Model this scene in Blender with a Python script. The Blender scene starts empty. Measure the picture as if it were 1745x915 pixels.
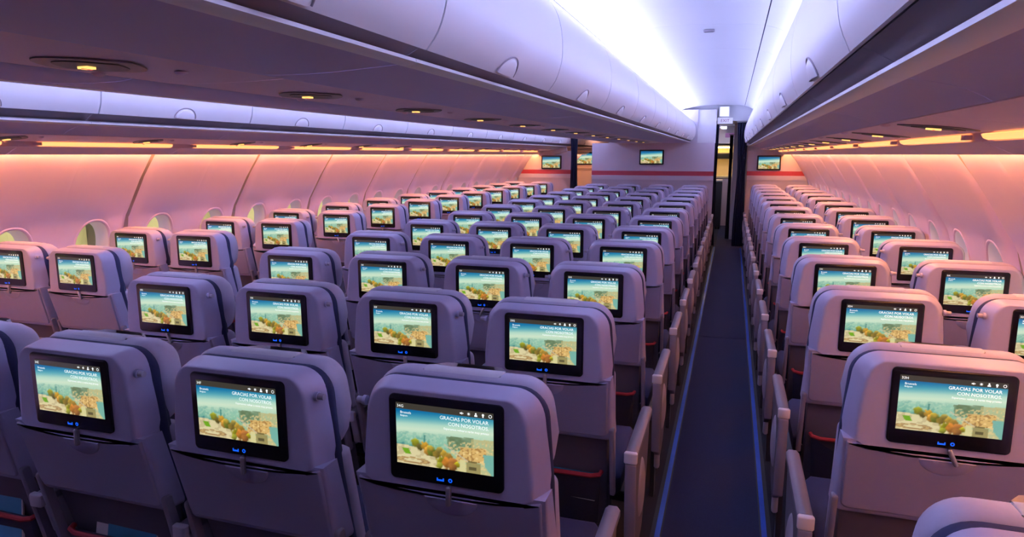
import bpy, math, random
import numpy as np
from mathutils import Vector, Matrix

random.seed(4)
scene = bpy.context.scene
COL = scene.collection

# ------------------------------------------------------------------ camera
cam_data = bpy.data.cameras.new('camera')
cam_data.sensor_fit = 'HORIZONTAL'
cam_data.sensor_width = 36.0
cam_data.lens = 1149.0 * 36.0 / 1745.0
cam_data.clip_start = 0.02
cam = bpy.data.objects.new('camera', cam_data)
COL.objects.link(cam)
cam.location = (0.0, 0.0, 1.6)
YAW, PITCH = 0.312, 0.1675
cam.rotation_euler = (math.pi / 2 - PITCH, 0.0, YAW)
scene.camera = cam

# ------------------------------------------------------------------ world: pale hazy daylight outside the windows
world = bpy.data.worlds.new('world')
scene.world = world
world.use_nodes = True
wb = world.node_tree.nodes['Background']
wb.inputs['Color'].default_value = (0.92, 0.86, 0.55, 1)
wb.inputs['Strength'].default_value = 1.5

# ------------------------------------------------------------------ exposure / colour
scene.view_settings.view_transform = 'Standard'
scene.view_settings.look = 'None'
scene.view_settings.gamma = 1.0
scene.view_settings.use_curve_mapping = False
scene.view_settings.exposure = 0.0
scene.cycles.max_bounces = 8
scene.cycles.caustics_reflective = False
scene.cycles.caustics_refractive = False

# light levels of the cabin lamps (the lamps are built further down)
COVE_COLOR = (0.47, 0.51, 1.0)
COVE_POWER = 42.0
COVE_LEFT_POWER = 72.0
COVE_SIDE_POWER = 34.0
WASH_COLOR = (1.0, 0.40, 0.12)
WASH_POWER = 61.0
BAR_COLOR = (1.0, 0.38, 0.11)
BAR_POWER = 1.8

CX = -1.335            # centre line of the cabin
PITCH_ROW = 0.8128     # seat pitch
FRAME = 1.066          # panel and bin module
F0 = 2.514             # a joint between two panels


# ------------------------------------------------------------------ materials
def srgb(r, g, b):
    def f(c):
        c /= 255.0
        return c / 12.92 if c <= 0.04045 else ((c + 0.055) / 1.055) ** 2.4
    return (f(r), f(g), f(b))


def mat(name, color, rough=0.5, metal=0.0, noise=0.0, scale=30.0, bump=0.0, emit=None, strength=0.0, sample=True, coat=0.0):
    m = bpy.data.materials.new(name)
    m.use_nodes = True
    nt = m.node_tree
    b = nt.nodes['Principled BSDF']
    b.inputs['Base Color'].default_value = (*color, 1)
    b.inputs['Roughness'].default_value = rough
    b.inputs['Metallic'].default_value = metal
    if coat:
        b.inputs['Coat Weight'].default_value = coat
    if noise or bump:
        tc = nt.nodes.new('ShaderNodeTexCoord')
        n = nt.nodes.new('ShaderNodeTexNoise')
        n.inputs['Scale'].default_value = scale
        n.inputs['Detail'].default_value = 4
        nt.links.new(tc.outputs['Object'], n.inputs['Vector'])
        if noise:
            mix = nt.nodes.new('ShaderNodeMix')
            mix.data_type = 'RGBA'
            mix.inputs[6].default_value = (*[c * (1 - noise) for c in color], 1)
            mix.inputs[7].default_value = (*[min(1, c * (1 + noise)) for c in color], 1)
            nt.links.new(n.outputs['Fac'], mix.inputs[0])
            nt.links.new(mix.outputs[2], b.inputs['Base Color'])
        if bump:
            bp = nt.nodes.new('ShaderNodeBump')
            bp.inputs['Strength'].default_value = bump
            bp.inputs['Distance'].default_value = 0.002
            nt.links.new(n.outputs['Fac'], bp.inputs['Height'])
            nt.links.new(bp.outputs['Normal'], b.inputs['Normal'])
    if emit:
        b.inputs['Emission Color'].default_value = (*emit, 1)
        b.inputs['Emission Strength'].default_value = strength
        if not sample:
            m.cycles.emission_sampling = 'NONE'
    return m


M = {}
M['shell'] = mat('seat_plastic', (0.44, 0.42, 0.60), 0.40, noise=0.03, scale=60)
M['tray'] = mat('tray_plastic', (0.33, 0.305, 0.44), 0.45, noise=0.03, scale=60)
M['leather'] = mat('leather', (0.45, 0.42, 0.55), 0.5, noise=0.05, scale=90, bump=0.15)
M['cover'] = mat('headrest_cloth', (0.62, 0.60, 0.66), 0.8, noise=0.04, scale=200)
M['navy'] = mat('navy_fabric', (0.015, 0.02, 0.075), 0.8, noise=0.2, scale=200)
M['bezel'] = mat('bezel_gloss', (0.006, 0.006, 0.008), 0.18)
M['dark'] = mat('dark_plastic', (0.03, 0.028, 0.035), 0.5, noise=0.1)
M['lower'] = mat('lower_panel_plastic', (0.13, 0.115, 0.15), 0.55, noise=0.05)
M['net'] = mat('pocket_fabric', (0.03, 0.03, 0.06), 0.8, noise=0.3, scale=300)
M['red'] = mat('red_band', (0.35, 0.02, 0.03), 0.6, noise=0.1)
M['arm'] = mat('armrest_pad', (0.16, 0.145, 0.19), 0.45, noise=0.05, scale=80)
M['armlight'] = mat('armrest_trim', (0.40, 0.36, 0.44), 0.4, noise=0.03)
M['armdark'] = mat('tray_arm_plastic', (0.22, 0.195, 0.26), 0.45, noise=0.03)
M['edge'] = mat('end_edge_plastic', (0.27, 0.24, 0.31), 0.45, noise=0.03)
M['cap'] = mat('armrest_cap_plastic', (0.72, 0.69, 0.74), 0.4, noise=0.02)
M['metal'] = mat('brushed_metal', (0.5, 0.48, 0.5), 0.35, metal=0.8, noise=0.05, scale=100)
M['white'] = mat('white_panel', (0.80, 0.79, 0.82), 0.38, noise=0.01, scale=8)
M['ceil'] = mat('ceiling_panel', (0.82, 0.82, 0.84), 0.6, noise=0.01, scale=5)
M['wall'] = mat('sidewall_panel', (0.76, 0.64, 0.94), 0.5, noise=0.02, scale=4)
M['joint'] = mat('panel_joint_shade', (0.32, 0.27, 0.31), 0.6, noise=0.03)  # darkened tone: shade of the grooves between wall panels put into the colour
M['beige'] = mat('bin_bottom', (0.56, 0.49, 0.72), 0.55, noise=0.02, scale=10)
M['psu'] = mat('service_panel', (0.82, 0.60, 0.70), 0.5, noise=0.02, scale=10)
M['psudark'] = mat('service_recess', (0.13, 0.105, 0.14), 0.45, noise=0.05)
M['strip'] = mat('bin_kick_strip', (0.30, 0.26, 0.30), 0.5, noise=0.03)
M['gap'] = mat('joint_dark', (0.05, 0.045, 0.06), 0.8, noise=0.1)
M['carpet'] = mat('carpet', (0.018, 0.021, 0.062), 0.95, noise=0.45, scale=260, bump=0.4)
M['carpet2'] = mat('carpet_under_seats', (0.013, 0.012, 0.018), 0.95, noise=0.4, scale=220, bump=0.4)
M['bluestrip'] = mat('floor_path_strip', (0.03, 0.10, 0.50), 0.25, noise=0.1, scale=30)
M['black'] = mat('track_cover', (0.012, 0.011, 0.014), 0.5, noise=0.2)
M['bulk'] = mat('bulkhead_laminate', (0.62, 0.57, 0.64), 0.5, noise=0.02, scale=6)
M['bulk2'] = mat('bulkhead_lower', (0.50, 0.45, 0.52), 0.5, noise=0.02, scale=6)
M['stripe'] = mat('red_stripe', (0.45, 0.045, 0.07), 0.5, noise=0.03)
M['curtain'] = mat('curtain_cloth', (0.012, 0.016, 0.05), 0.9, noise=0.3, scale=120)
M['cove'] = mat('cove_tube', (0.8, 0.8, 0.8), 0.5, emit=COVE_COLOR, strength=COVE_POWER)
M['coveleft'] = mat('cove_tube_left', (0.8, 0.8, 0.8), 0.5, emit=COVE_COLOR, strength=COVE_LEFT_POWER)
M['coveside'] = mat('cove_tube_side', (0.8, 0.8, 0.8), 0.5, emit=COVE_COLOR, strength=COVE_SIDE_POWER)
M['wash'] = mat('wash_tube', (0.8, 0.7, 0.6), 0.5, emit=WASH_COLOR, strength=WASH_POWER)
M['bar'] = mat('amber_diffuser', (0.8, 0.6, 0.4), 0.5, emit=BAR_COLOR, strength=BAR_POWER)
M['sign'] = mat('lit_sign', (0.5, 0.3, 0.1), 0.5, emit=(1.0, 0.55, 0.15), strength=1.6, sample=False)
M['signred'] = mat('lit_sign_red', (0.5, 0.05, 0.03), 0.5, emit=(1.0, 0.08, 0.04), strength=1.2, sample=False)
M['text'] = mat('screen_text', (0.8, 0.8, 0.8), 0.5, emit=(0.92, 0.98, 0.95), strength=1.1, sample=False)
M['blue'] = mat('blue_led', (0.0, 0.05, 0.4), 0.5, emit=(0.005, 0.12, 1.0), strength=1.0, sample=False)
M['paper'] = mat('paper', (0.62, 0.60, 0.62), 0.7, noise=0.06, scale=40)
M['paperblue'] = mat('paper_blue', (0.04, 0.25, 0.42), 0.6, noise=0.08, scale=40)
M['exit'] = mat('exit_face', (0.75, 0.74, 0.78), 0.5, emit=(0.6, 0.6, 0.8), strength=0.25, sample=False)
M['exittext'] = mat('exit_letters', (0.25, 0.03, 0.12), 0.5, noise=0.05)
M['magenta'] = mat('magenta_sign', (0.45, 0.22, 0.45), 0.5, emit=(0.45, 0.2, 0.5), strength=0.35, sample=False)
M['cream'] = mat('galley_cream', (0.80, 0.68, 0.40), 0.5, noise=0.05, scale=10)
M['galleylamp'] = mat('galley_lamp', (0.9, 0.8, 0.5), 0.5, emit=(1.0, 0.72, 0.28), strength=30.0)
M['box'] = mat('light_box', (0.85, 0.85, 0.9), 0.5, emit=(0.75, 0.8, 1.0), strength=0.8)
M['facade'] = mat('terminal_wall', (0.75, 0.68, 0.45), 0.8, noise=0.08, scale=0.6)
M['facadedark'] = mat('terminal_column', (0.10, 0.09, 0.07), 0.8, noise=0.2, scale=1)


def glass_mat():
    m = bpy.data.materials.new('window_pane')
    m.use_nodes = True
    nt = m.node_tree
    nt.nodes.clear()
    o = nt.nodes.new('ShaderNodeOutputMaterial')
    mix = nt.nodes.new('ShaderNodeMixShader')
    t = nt.nodes.new('ShaderNodeBsdfTransparent')
    g = nt.nodes.new('ShaderNodeBsdfGlossy')
    g.inputs['Roughness'].default_value = 0.05
    t.inputs['Color'].default_value = (0.93, 0.95, 0.92, 1)
    mix.inputs[0].default_value = 0.08
    nt.links.new(t.outputs[0], mix.inputs[1])
    nt.links.new(g.outputs[0], mix.inputs[2])
    nt.links.new(mix.outputs[0], o.inputs['Surface'])
    return m


M['glass'] = glass_mat()


def display_mat():
    m = bpy.data.materials.new('screen_picture')
    m.use_nodes = True
    nt = m.node_tree
    b = nt.nodes['Principled BSDF']
    b.inputs['Base Color'].default_value = (0.01, 0.01, 0.01, 1)
    b.inputs['Roughness'].default_value = 0.25
    a = nt.nodes.new('ShaderNodeVertexColor')
    a.layer_name = 'picture'
    nt.links.new(a.outputs['Color'], b.inputs['Emission Color'])
    b.inputs['Emission Strength'].default_value = 1.0
    m.cycles.emission_sampling = 'NONE'
    return m


M['display'] = display_mat()


# ------------------------------------------------------------------ mesh helpers
def mesh(name, verts, faces, material, smooth=None):
    me = bpy.data.meshes.new(name)
    me.from_pydata([tuple(v) for v in verts], [], faces)
    me.materials.append(material)
    if smooth is not None:
        me.polygons.foreach_set('use_smooth', [True] * len(me.polygons))
        me.set_sharp_from_angle(angle=math.radians(smooth))
    me.update()
    return me


def obj(name, me, parent=None, loc=(0, 0, 0), rot=None):
    o = bpy.data.objects.new(name, me)
    COL.objects.link(o)
    o.location = loc
    if rot:
        o.rotation_euler = rot
    if parent:
        o.parent = parent
    return o


def tag(o, label=None, category=None, group=None, kind=None):
    if label:
        o['label'] = label
    if category:
        o['category'] = category
    if group:
        o['group'] = group
    if kind:
        o['kind'] = kind
    return o


def empty(name, loc=(0, 0, 0), rotz=0.0):
    o = bpy.data.objects.new(name, None)
    o.empty_display_size = 0.05
    COL.objects.link(o)
    o.location = loc
    o.rotation_euler = (0, 0, rotz)
    return o


def box_vf(x0, x1, y0, y1, z0, z1):
    v = [(x0, y0, z0), (x1, y0, z0), (x1, y1, z0), (x0, y1, z0), (x0, y0, z1), (x1, y0, z1), (x1, y1, z1), (x0, y1, z1)]
    f = [(0, 3, 2, 1), (4, 5, 6, 7), (0, 1, 5, 4), (1, 2, 6, 5), (2, 3, 7, 6), (3, 0, 4, 7)]
    return v, f


def box_mesh(name, x0, x1, y0, y1, z0, z1, material):
    v, f = box_vf(x0, x1, y0, y1, z0, z1)
    return mesh(name, v, f, material)


def fillet(corners, n=6):
    """closed outline: corners (u, v, radius) -> points"""
    out = []
    L = len(corners)
    for i in range(L):
        p = Vector(corners[i][:2]); r = corners[i][2]
        if r <= 0:
            out.append(tuple(p)); continue
        a = (Vector(corners[i - 1][:2]) - p).normalized()
        b = (Vector(corners[(i + 1) % L][:2]) - p).normalized()
        ang = a.angle(b)
        d = min(r / math.tan(ang / 2), 0.49 * min((Vector(corners[i - 1][:2]) - p).length, (Vector(corners[(i + 1) % L][:2]) - p).length) * 1.0 if False else r / math.tan(ang / 2))
        c = p + (a + b).normalized() * (r / math.sin(ang / 2))
        s = p + a * d; e = p + b * d
        a0 = math.atan2(s.y - c.y, s.x - c.x); a1 = math.atan2(e.y - c.y, e.x - c.x)
        da = (a1 - a0 + math.pi) % (2 * math.pi) - math.pi
        for k in range(n + 1):
            t = a0 + da * k / n
            out.append((c.x + r * math.cos(t), c.y + r * math.sin(t)))
    return out


def inward(pts):
    """inward normals of a counter-clockwise outline"""
    L = len(pts); res = []
    for i in range(L):
        p0 = Vector(pts[i - 1]); p1 = Vector(pts[i]); p2 = Vector(pts[(i + 1) % L])
        def nrm(a, b):
            d = b - a
            if d.length < 1e-9:
                return Vector((0, 0))
            d.normalize(); return Vector((-d.y, d.x))
        n = nrm(p0, p1) + nrm(p1, p2)
        res.append(n.normalized() if n.length > 1e-9 else Vector((0, 0)))
    return res


def loft_xz(name, outline, rings, material, weight=None, shear=None, smooth=40):
    """outline counter-clockwise seen from -y; rings [(inset, y)] from the near side (-y) to the far side; caps on both ends"""
    N = inward(outline); L = len(outline)
    verts = []
    for inset, y in rings:
        for i, (x, z) in enumerate(outline):
            w = weight(x, z) if weight else 1.0
            px = x + N[i].x * inset * w; pz = z + N[i].y * inset * w
            if w < 0:                       # a cut edge: only its ends move in, sideways
                px = x - math.copysign(inset, x) if abs(x) > 0.2 else x
                pz = z
            verts.append((px, y + (shear(pz) if shear else 0.0), pz))
    faces = [tuple(range(L))]
    for r in range(len(rings) - 1):
        a = r * L; b = a + L
        for i in range(L):
            j = (i + 1) % L
            faces.append((a + j, a + i, b + i, b + j))
    faces.append(tuple(reversed(range((len(rings) - 1) * L, len(rings) * L))))
    return mesh(name, verts, faces, material, smooth)


def extrude_x(name, outline_yz, x0, x1, material, bevel=0.0, smooth=40):
    L = len(outline_yz); N = inward(outline_yz)
    rings = [(bevel, x0), (0, x0 + bevel), (0, x1 - bevel), (bevel, x1)] if bevel else [(0, x0), (0, x1)]
    verts = []
    for ins, x in rings:
        for i, (y, z) in enumerate(outline_yz):
            verts.append((x, y + N[i].x * ins, z + N[i].y * ins))
    faces = [tuple(reversed(range(L)))]
    for r in range(len(rings) - 1):
        a = r * L; b = a + L
        for i in range(L):
            j = (i + 1) % L
            faces.append((a + i, a + j, b + j, b + i))
    faces.append(tuple(range((len(rings) - 1) * L, len(rings) * L)))
    return mesh(name, verts, faces, material, smooth)


def sheet(name, prof, y0, y1, material, thick=0.01, smooth=35, ny=1, side=1):
    """a profile [(x, z)] swept along y, as a solid sheet; thickness goes to the left of the profile direction times side"""
    L = len(prof); offs = []
    for i in range(L):
        a = Vector(prof[max(i - 1, 0)]); b = Vector(prof[min(i + 1, L - 1)])
        d = (b - a).normalized()
        offs.append(Vector((-d.y, d.x)) * thick * side)
    ring = [Vector(p) for p in prof] + [Vector(prof[i]) + offs[i] for i in reversed(range(L))]
    K = len(ring); verts = []; faces = []
    for k in range(ny + 1):
        y = y0 + (y1 - y0) * k / ny
        verts += [(p.x, y, p.y) for p in ring]
    for k in range(ny):
        for i in range(K):
            j = (i + 1) % K
            faces.append((k * K + i, k * K + j, (k + 1) * K + j, (k + 1) * K + i))
    faces.append(tuple(range(K))); faces.append(tuple(reversed(range(ny * K, (ny + 1) * K))))
    me = mesh(name, verts, faces, material, smooth)
    return me


def tube_mesh(name, pts, r, material, n=8):
    verts = []; faces = []
    P = [Vector(p) for p in pts]
    for k, p in enumerate(P):
        d = (P[min(k + 1, len(P) - 1)] - P[max(k - 1, 0)]).normalized()
        u = d.cross(Vector((0, 0, 1)))
        if u.length < 1e-4:
            u = d.cross(Vector((1, 0, 0)))
        u.normalize(); v = d.cross(u)
        for i in range(n):
            a = 2 * math.pi * i / n
            verts.append(p + u * r * math.cos(a) + v * r * math.sin(a))
    for k in range(len(P) - 1):
        for i in range(n):
            j = (i + 1) % n
            faces.append((k * n + i, k * n + j, (k + 1) * n + j, (k + 1) * n + i))
    faces.append(tuple(reversed(range(n)))); faces.append(tuple(range((len(P) - 1) * n, len(P) * n)))
    return mesh(name, verts, faces, material, 40)


def dome_mesh(name, rx, ry, h, material, n=20, rings=5):
    """flattened dome standing on z=0, bulging to +z"""
    verts = []; faces = []
    for k in range(rings):
        t = k / rings * math.pi / 2
        for i in range(n):
            a = 2 * math.pi * i / n
            verts.append((rx * math.cos(t) * math.cos(a), ry * math.cos(t) * math.sin(a), h * math.sin(t)))
    verts.append((0, 0, h))
    for k in range(rings - 1):
        for i in range(n):
            j = (i + 1) % n
            faces.append((k * n + i, k * n + j, (k + 1) * n + j, (k + 1) * n + i))
    for i in range(n):
        faces.append(((rings - 1) * n + i, (rings - 1) * n + (i + 1) % n, rings * n))
    faces.append(tuple(reversed(range(n))))
    return mesh(name, verts, faces, material, 50)


def text_mesh(name, items, material):
    """items: (string, x, z, size, align); flat text in the xz plane facing -y, all in one mesh"""
    verts = []; faces = []
    for s, x, z, size, align in items:
        cu = bpy.data.curves.new('lettering', 'FONT')
        cu.body = s; cu.size = size; cu.align_x = align; cu.resolution_u = 2
        ob = bpy.data.objects.new('lettering', cu)
        COL.objects.link(ob)
        dg = bpy.context.evaluated_depsgraph_get()
        me = bpy.data.meshes.new_from_object(ob.evaluated_get(dg))
        base = len(verts)
        verts += [(x + v.co.x, 0.0, z + v.co.y) for v in me.vertices]
        faces += [tuple(base + i for i in p.vertices) for p in me.polygons]
        bpy.data.meshes.remove(me)
        bpy.data.objects.remove(ob)
        bpy.data.curves.remove(cu)
    return mesh(name, verts, faces, material)


# ------------------------------------------------------------------ structure: floor
def struct(name, me, parent=None, label=None):
    o = obj(name, me, parent)
    if parent is None:
        o['kind'] = 'structure'
        if label:
            o['label'] = label
    return o


Y_BACK, Y_FRONT = -1.6, 19.0
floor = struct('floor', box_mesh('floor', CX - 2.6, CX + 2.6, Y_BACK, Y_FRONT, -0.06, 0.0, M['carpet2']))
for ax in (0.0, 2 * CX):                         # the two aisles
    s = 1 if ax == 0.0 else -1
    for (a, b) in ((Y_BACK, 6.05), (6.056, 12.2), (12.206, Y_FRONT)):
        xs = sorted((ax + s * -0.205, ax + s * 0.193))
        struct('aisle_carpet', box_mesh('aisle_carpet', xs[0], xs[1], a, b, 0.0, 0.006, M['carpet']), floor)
    for e in (-0.222, 0.21):
        xm = ax + s * e
        struct('track_cover', box_mesh('track_cover', xm - 0.03, xm + 0.03, Y_BACK, 12.2, 0.0, 0.005, M['black']), floor)
        struct('path_strip', box_mesh('path_strip', xm - 0.011, xm + 0.011, Y_BACK, 12.2, 0.005, 0.012, M['bluestrip']), floor)

# ------------------------------------------------------------------ sidewalls with windows
PZ = [0.0, 0.3, 0.6, 0.8, 1.0, 1.178, 1.25, 1.4, 1.5, 1.59, 1.64, 1.675]
PH = [2.45, 2.55, 2.61, 2.625, 2.61, 2.56, 2.515, 2.425, 2.36, 2.29, 2.262, 2.245]


def half_at(z):
    # smooth (Catmull-Rom) interpolation of the wall profile
    for i in range(len(PZ) - 1):
        if z <= PZ[i + 1] or i == len(PZ) - 2:
            t = (z - PZ[i]) / (PZ[i + 1] - PZ[i])
            def m_(k):
                a = max(k - 1, 0); b = min(k + 1, len(PZ) - 1)
                return (PH[b] - PH[a]) / (PZ[b] - PZ[a])
            h = PZ[i + 1] - PZ[i]
            return ((2 * t ** 3 - 3 * t * t + 1) * PH[i] + (t ** 3 - 2 * t * t + t) * h * m_(i)
                    + (-2 * t ** 3 + 3 * t * t) * PH[i + 1] + (t ** 3 - t * t) * h * m_(i + 1))


def hole(n=40, rw=0.125, rh=0.178, zc=0.995, e=2.25):
    out = []
    for i in range(n):
        a = 2 * math.pi * i / n
        ca, sa = math.cos(a), math.sin(a)
        out.append((rw * math.copysign(abs(ca) ** (2 / e), ca), zc + rh * math.copysign(abs(sa) ** (2 / e), sa)))
    return out


def panel_mesh(side):
    """one sidewall panel, one frame module long, with two window holes; local y from 0 to FRAME"""
    verts = []; faces = []
    HN = 48
    T = [0.0, 0.02, 0.06, 0.12, 0.2, 0.3, 0.4, 0.5, 0.6, 0.7, 0.8, 0.9, 0.96, 1.0]
    for cell in (0, 1):
        yc = FRAME * (0.25 + 0.5 * cell)
        inner = hole(HN)
        w = FRAME / 4; zlo, zhi = 0.02, 1.672; zc = 0.995
        base = len(verts)
        for t in T:
            for i in range(HN):
                a = 2 * math.pi * i / HN
                ca, sa = math.cos(a), math.sin(a)
                k = 1e9
                if abs(ca) > 1e-6:
                    k = min(k, w / abs(ca))
                if sa > 1e-6:
                    k = min(k, (zhi - zc) / sa)
                if sa < -1e-6:
                    k = min(k, (zlo - zc) / sa)
                # corners: snap the two nearest directions
                oy, oz = ca * k, zc + sa * k
                y = inner[i][0] * (1 - t) + oy * t
                z = inner[i][1] * (1 - t) + oz * t
                Y = yc + y
                edge = min(Y, FRAME - Y)
                dent = 0.045 * max(0.0, 1 - edge / 0.085) ** 2
                lip = 0.006 * max(0.0, 1 - t / 0.06) if t < 0.06 else 0
                X = half_at(z) + dent + lip
                verts.append((side * X, Y, z))
        for r in range(len(T) - 1):
            for i in range(HN):
                j = (i + 1) % HN
                q = (base + r * HN + i, base + r * HN + j, base + (r + 1) * HN + j, base + (r + 1) * HN + i)
                faces.append(q if side < 0 else tuple(reversed(q)))
        # corner triangles of the rectangle
        for (sy, zz) in ((1, zhi), (-1, zhi), (-1, zlo), (1, zlo)):
            ang = math.atan2(zz - zc, sy * w) % (2 * math.pi)
            i0 = int(ang / (2 * math.pi) * HN) % HN; i1 = (i0 + 1) % HN
            a0 = base + (len(T) - 1) * HN + i0; a1 = base + (len(T) - 1) * HN + i1
            Y = yc + sy * w; edge = min(Y, FRAME - Y)
            dent = 0.045 * max(0.0, 1 - edge / 0.085) ** 2
            verts.append((side * (half_at(zz) + dent), Y, zz))
            q = (a1, a0, len(verts) - 1)
            faces.append(q if side > 0 else tuple(reversed(q)))
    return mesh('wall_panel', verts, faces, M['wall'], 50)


def reveal_mesh(side):
    rings = [(0.0, 0.004), (-0.004, 0.012), (0.0, 0.045), (0.012, 0.108)]
    base_pts = hole(40); verts = []; faces = []
    N = inward(base_pts); L = len(base_pts)
    for ins, d in rings:
        for i, (y, z) in enumerate(base_pts):
            verts.append((side * (half_at(z) + d), y + N[i].x * ins, z + N[i].y * ins))
    for r in range(len(rings) - 1):
        for i in range(L):
            j = (i + 1) % L
            faces.append((r * L + i, r * L + j, (r + 1) * L + j, (r + 1) * L + i))
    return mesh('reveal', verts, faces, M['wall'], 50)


def rim_mesh(side):
    """raised rim round the window"""
    base_pts = hole(40); verts = []; faces = []
    N = inward(base_pts); L = len(base_pts)
    rings = [(-0.022, 0.002), (-0.016, -0.003), (-0.006, -0.003), (0.002, 0.006)]
    for ins, d in rings:
        for i, (y, z) in enumerate(base_pts):
            verts.append((side * (half_at(z) + d), y + N[i].x * ins, z + N[i].y * ins))
    for r in range(len(rings) - 1):
        for i in range(L):
            j = (i + 1) % L
            faces.append((r * L + i, r * L + j, (r + 1) * L + j, (r + 1) * L + i))
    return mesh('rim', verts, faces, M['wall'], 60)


def pane_mesh(side):
    pts = hole(40, rw=0.118, rh=0.171); verts = []
    for y, z in pts:
        verts.append((side * (half_at(z) + 0.104), y, z))
    for y, z in pts:
        verts.append((side * (half_at(z) + 0.108), y, z))
    L = len(pts)
    f = [tuple(range(L)), tuple(reversed(range(L, 2 * L)))] + [(i, (i + 1) % L, L + (i + 1) % L, L + i) for i in range(L)]
    return mesh('pane', verts, f, M['glass'])


wn = 0
for side, wname in ((-1, 'wall_left'), (1, 'wall_right')):
    k0 = -4
    prof = [(CX + side * (half_at(z) + 0.16), z) for z in (0.0, 0.3, 0.6, 0.80)]
    w = struct(wname, sheet('liner', prof, Y_BACK, Y_FRONT, M['gap'], 0.01))
    prof = [(CX + side * (half_at(z) + 0.16), z) for z in (1.19, 1.25, 1.4, 1.55, 1.68)]
    obj('upper_liner', sheet('upper_liner', prof, Y_BACK, Y_FRONT, M['gap'], 0.01), w)
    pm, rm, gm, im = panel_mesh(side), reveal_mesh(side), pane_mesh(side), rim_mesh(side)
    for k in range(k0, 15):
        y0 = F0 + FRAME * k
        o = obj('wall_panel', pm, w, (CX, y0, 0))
        for cell in (0, 1):
            yw = y0 + FRAME * (0.25 + 0.5 * cell)
            if k < -2 or (side < 0 and k < -1) or k > 9:
                obj('window_blank', box_mesh('window_blank', -0.01 + side * 2.74, 0.01 + side * 2.74, -0.15, 0.15, 0.78, 1.2, M['white']), w, (CX, yw, 0))
                continue
            wn += 1
            we = empty('window_%d' % wn, (CX, yw, 0))
            tag(we, kind='structure')
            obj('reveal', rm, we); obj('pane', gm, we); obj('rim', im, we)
        # filler that closes the joint between panels around the window band
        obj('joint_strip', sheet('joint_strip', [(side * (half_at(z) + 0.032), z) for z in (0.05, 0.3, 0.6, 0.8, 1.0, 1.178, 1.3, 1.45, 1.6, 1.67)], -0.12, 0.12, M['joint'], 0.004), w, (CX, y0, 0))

# outer skin above the windows, rear and front ends: nothing of the outdoors leaks in
skin = [(CX + 2.76 * math.cos(a), 1.22 + (2.0 if True else 0) * math.sin(a)) for a in [math.radians(d) for d in range(0, 181, 10)]]
struct('ceiling_outer', sheet('ceiling_outer', skin, Y_BACK - 0.2, Y_FRONT + 0.2, M['gap'], 0.02))
struct('wall_rear', box_mesh('wall_rear', CX - 2.8, CX + 2.8, Y_BACK - 0.05, Y_BACK, -0.1, 3.3, M['lower']))
struct('wall_front', box_mesh('wall_front', CX - 2.8, CX + 2.8, Y_FRONT, Y_FRONT + 0.05, -0.1, 3.3, M['bulk']))

# ------------------------------------------------------------------ ceiling of the aisles, in modules with joints
ceil = empty('ceiling')
tag(ceil, kind='structure')
for s in (1, -1):
    main = [(CX + s * h, z) for h, z in ((0.44, 2.33), (0.52, 2.365), (0.66, 2.395), (0.85, 2.415), (1.05, 2.42), (1.25, 2.413), (1.40, 2.402), (1.484, 2.392))]
    sidep = [(CX + s * h, z) for h, z in ((1.490, 2.390), (1.56, 2.37), (1.63, 2.335), (1.72, 2.31))]
    upst = [(CX + s * h, z) for h, z in ((0.44, 2.20), (0.44, 2.335))]
    for k in range(-4, 9):
        y0 = F0 + FRAME * k; y1 = y0 + FRAME
        y1 = min(y1, 12.25)
        if y1 <= y0:
            continue
        obj('ceiling_panel', sheet('ceiling_panel', main, y0 + 0.0025, y1 - 0.0025, M['ceil'], 0.012, side=s), ceil)
        obj('ceiling_edge_panel', sheet('ceiling_edge_panel', sidep, y0 + 0.003, y1 - 0.003, M['ceil'], 0.012, side=s), ceil)
        obj('cove_upstand', sheet('cove_upstand', upst, y0, y1, M['ceil'], 0.012, side=s), ceil)
    obj('ceiling_backing', sheet('ceiling_backing', [(CX + s * h, z) for h, z in ((0.40, 2.36), (0.7, 2.43), (1.05, 2.445), (1.45, 2.425), (1.78, 2.33))], Y_BACK, 12.3, M['gap'], 0.01, side=s), ceil)


# ------------------------------------------------------------------ overhead bins
def ordinal(n):
    return ['first', 'second', 'third', 'fourth', 'fifth', 'sixth', 'seventh', 'eighth', 'ninth', 'tenth', 'eleventh', 'twelfth',
            'thirteenth', 'fourteenth', 'fifteenth', 'sixteenth'][n - 1]


CDOOR = [(0.665, 1.832), (0.695, 1.872), (0.715, 1.93), (0.720, 1.99), (0.713, 2.06), (0.693, 2.12), (0.655, 2.17), (0.60, 2.20), (0.54, 2.215)]
SDOOR = [(1.535, 1.790), (1.514, 1.84), (1.505, 1.90), (1.504, 1.97), (1.513, 2.04), (1.532, 2.11), (1.565, 2.17), (1.615, 2.215), (1.68, 2.24)]


def densify(p, n=3):
    out = []
    for i in range(len(p) - 1):
        p0 = Vector(p[max(i - 1, 0)]); p1 = Vector(p[i]); p2 = Vector(p[i + 1]); p3 = Vector(p[min(i + 2, len(p) - 1)])
        for k in range(n):
            t = k / n
            q = 0.5 * ((2 * p1) + (p2 - p0) * t + (2 * p0 - 5 * p1 + 4 * p2 - p3) * t * t + (3 * p1 - p0 - 3 * p2 + p3) * t ** 3)
            out.append((q.x, q.y))
    out.append(tuple(p[-1]))
    return out


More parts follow.
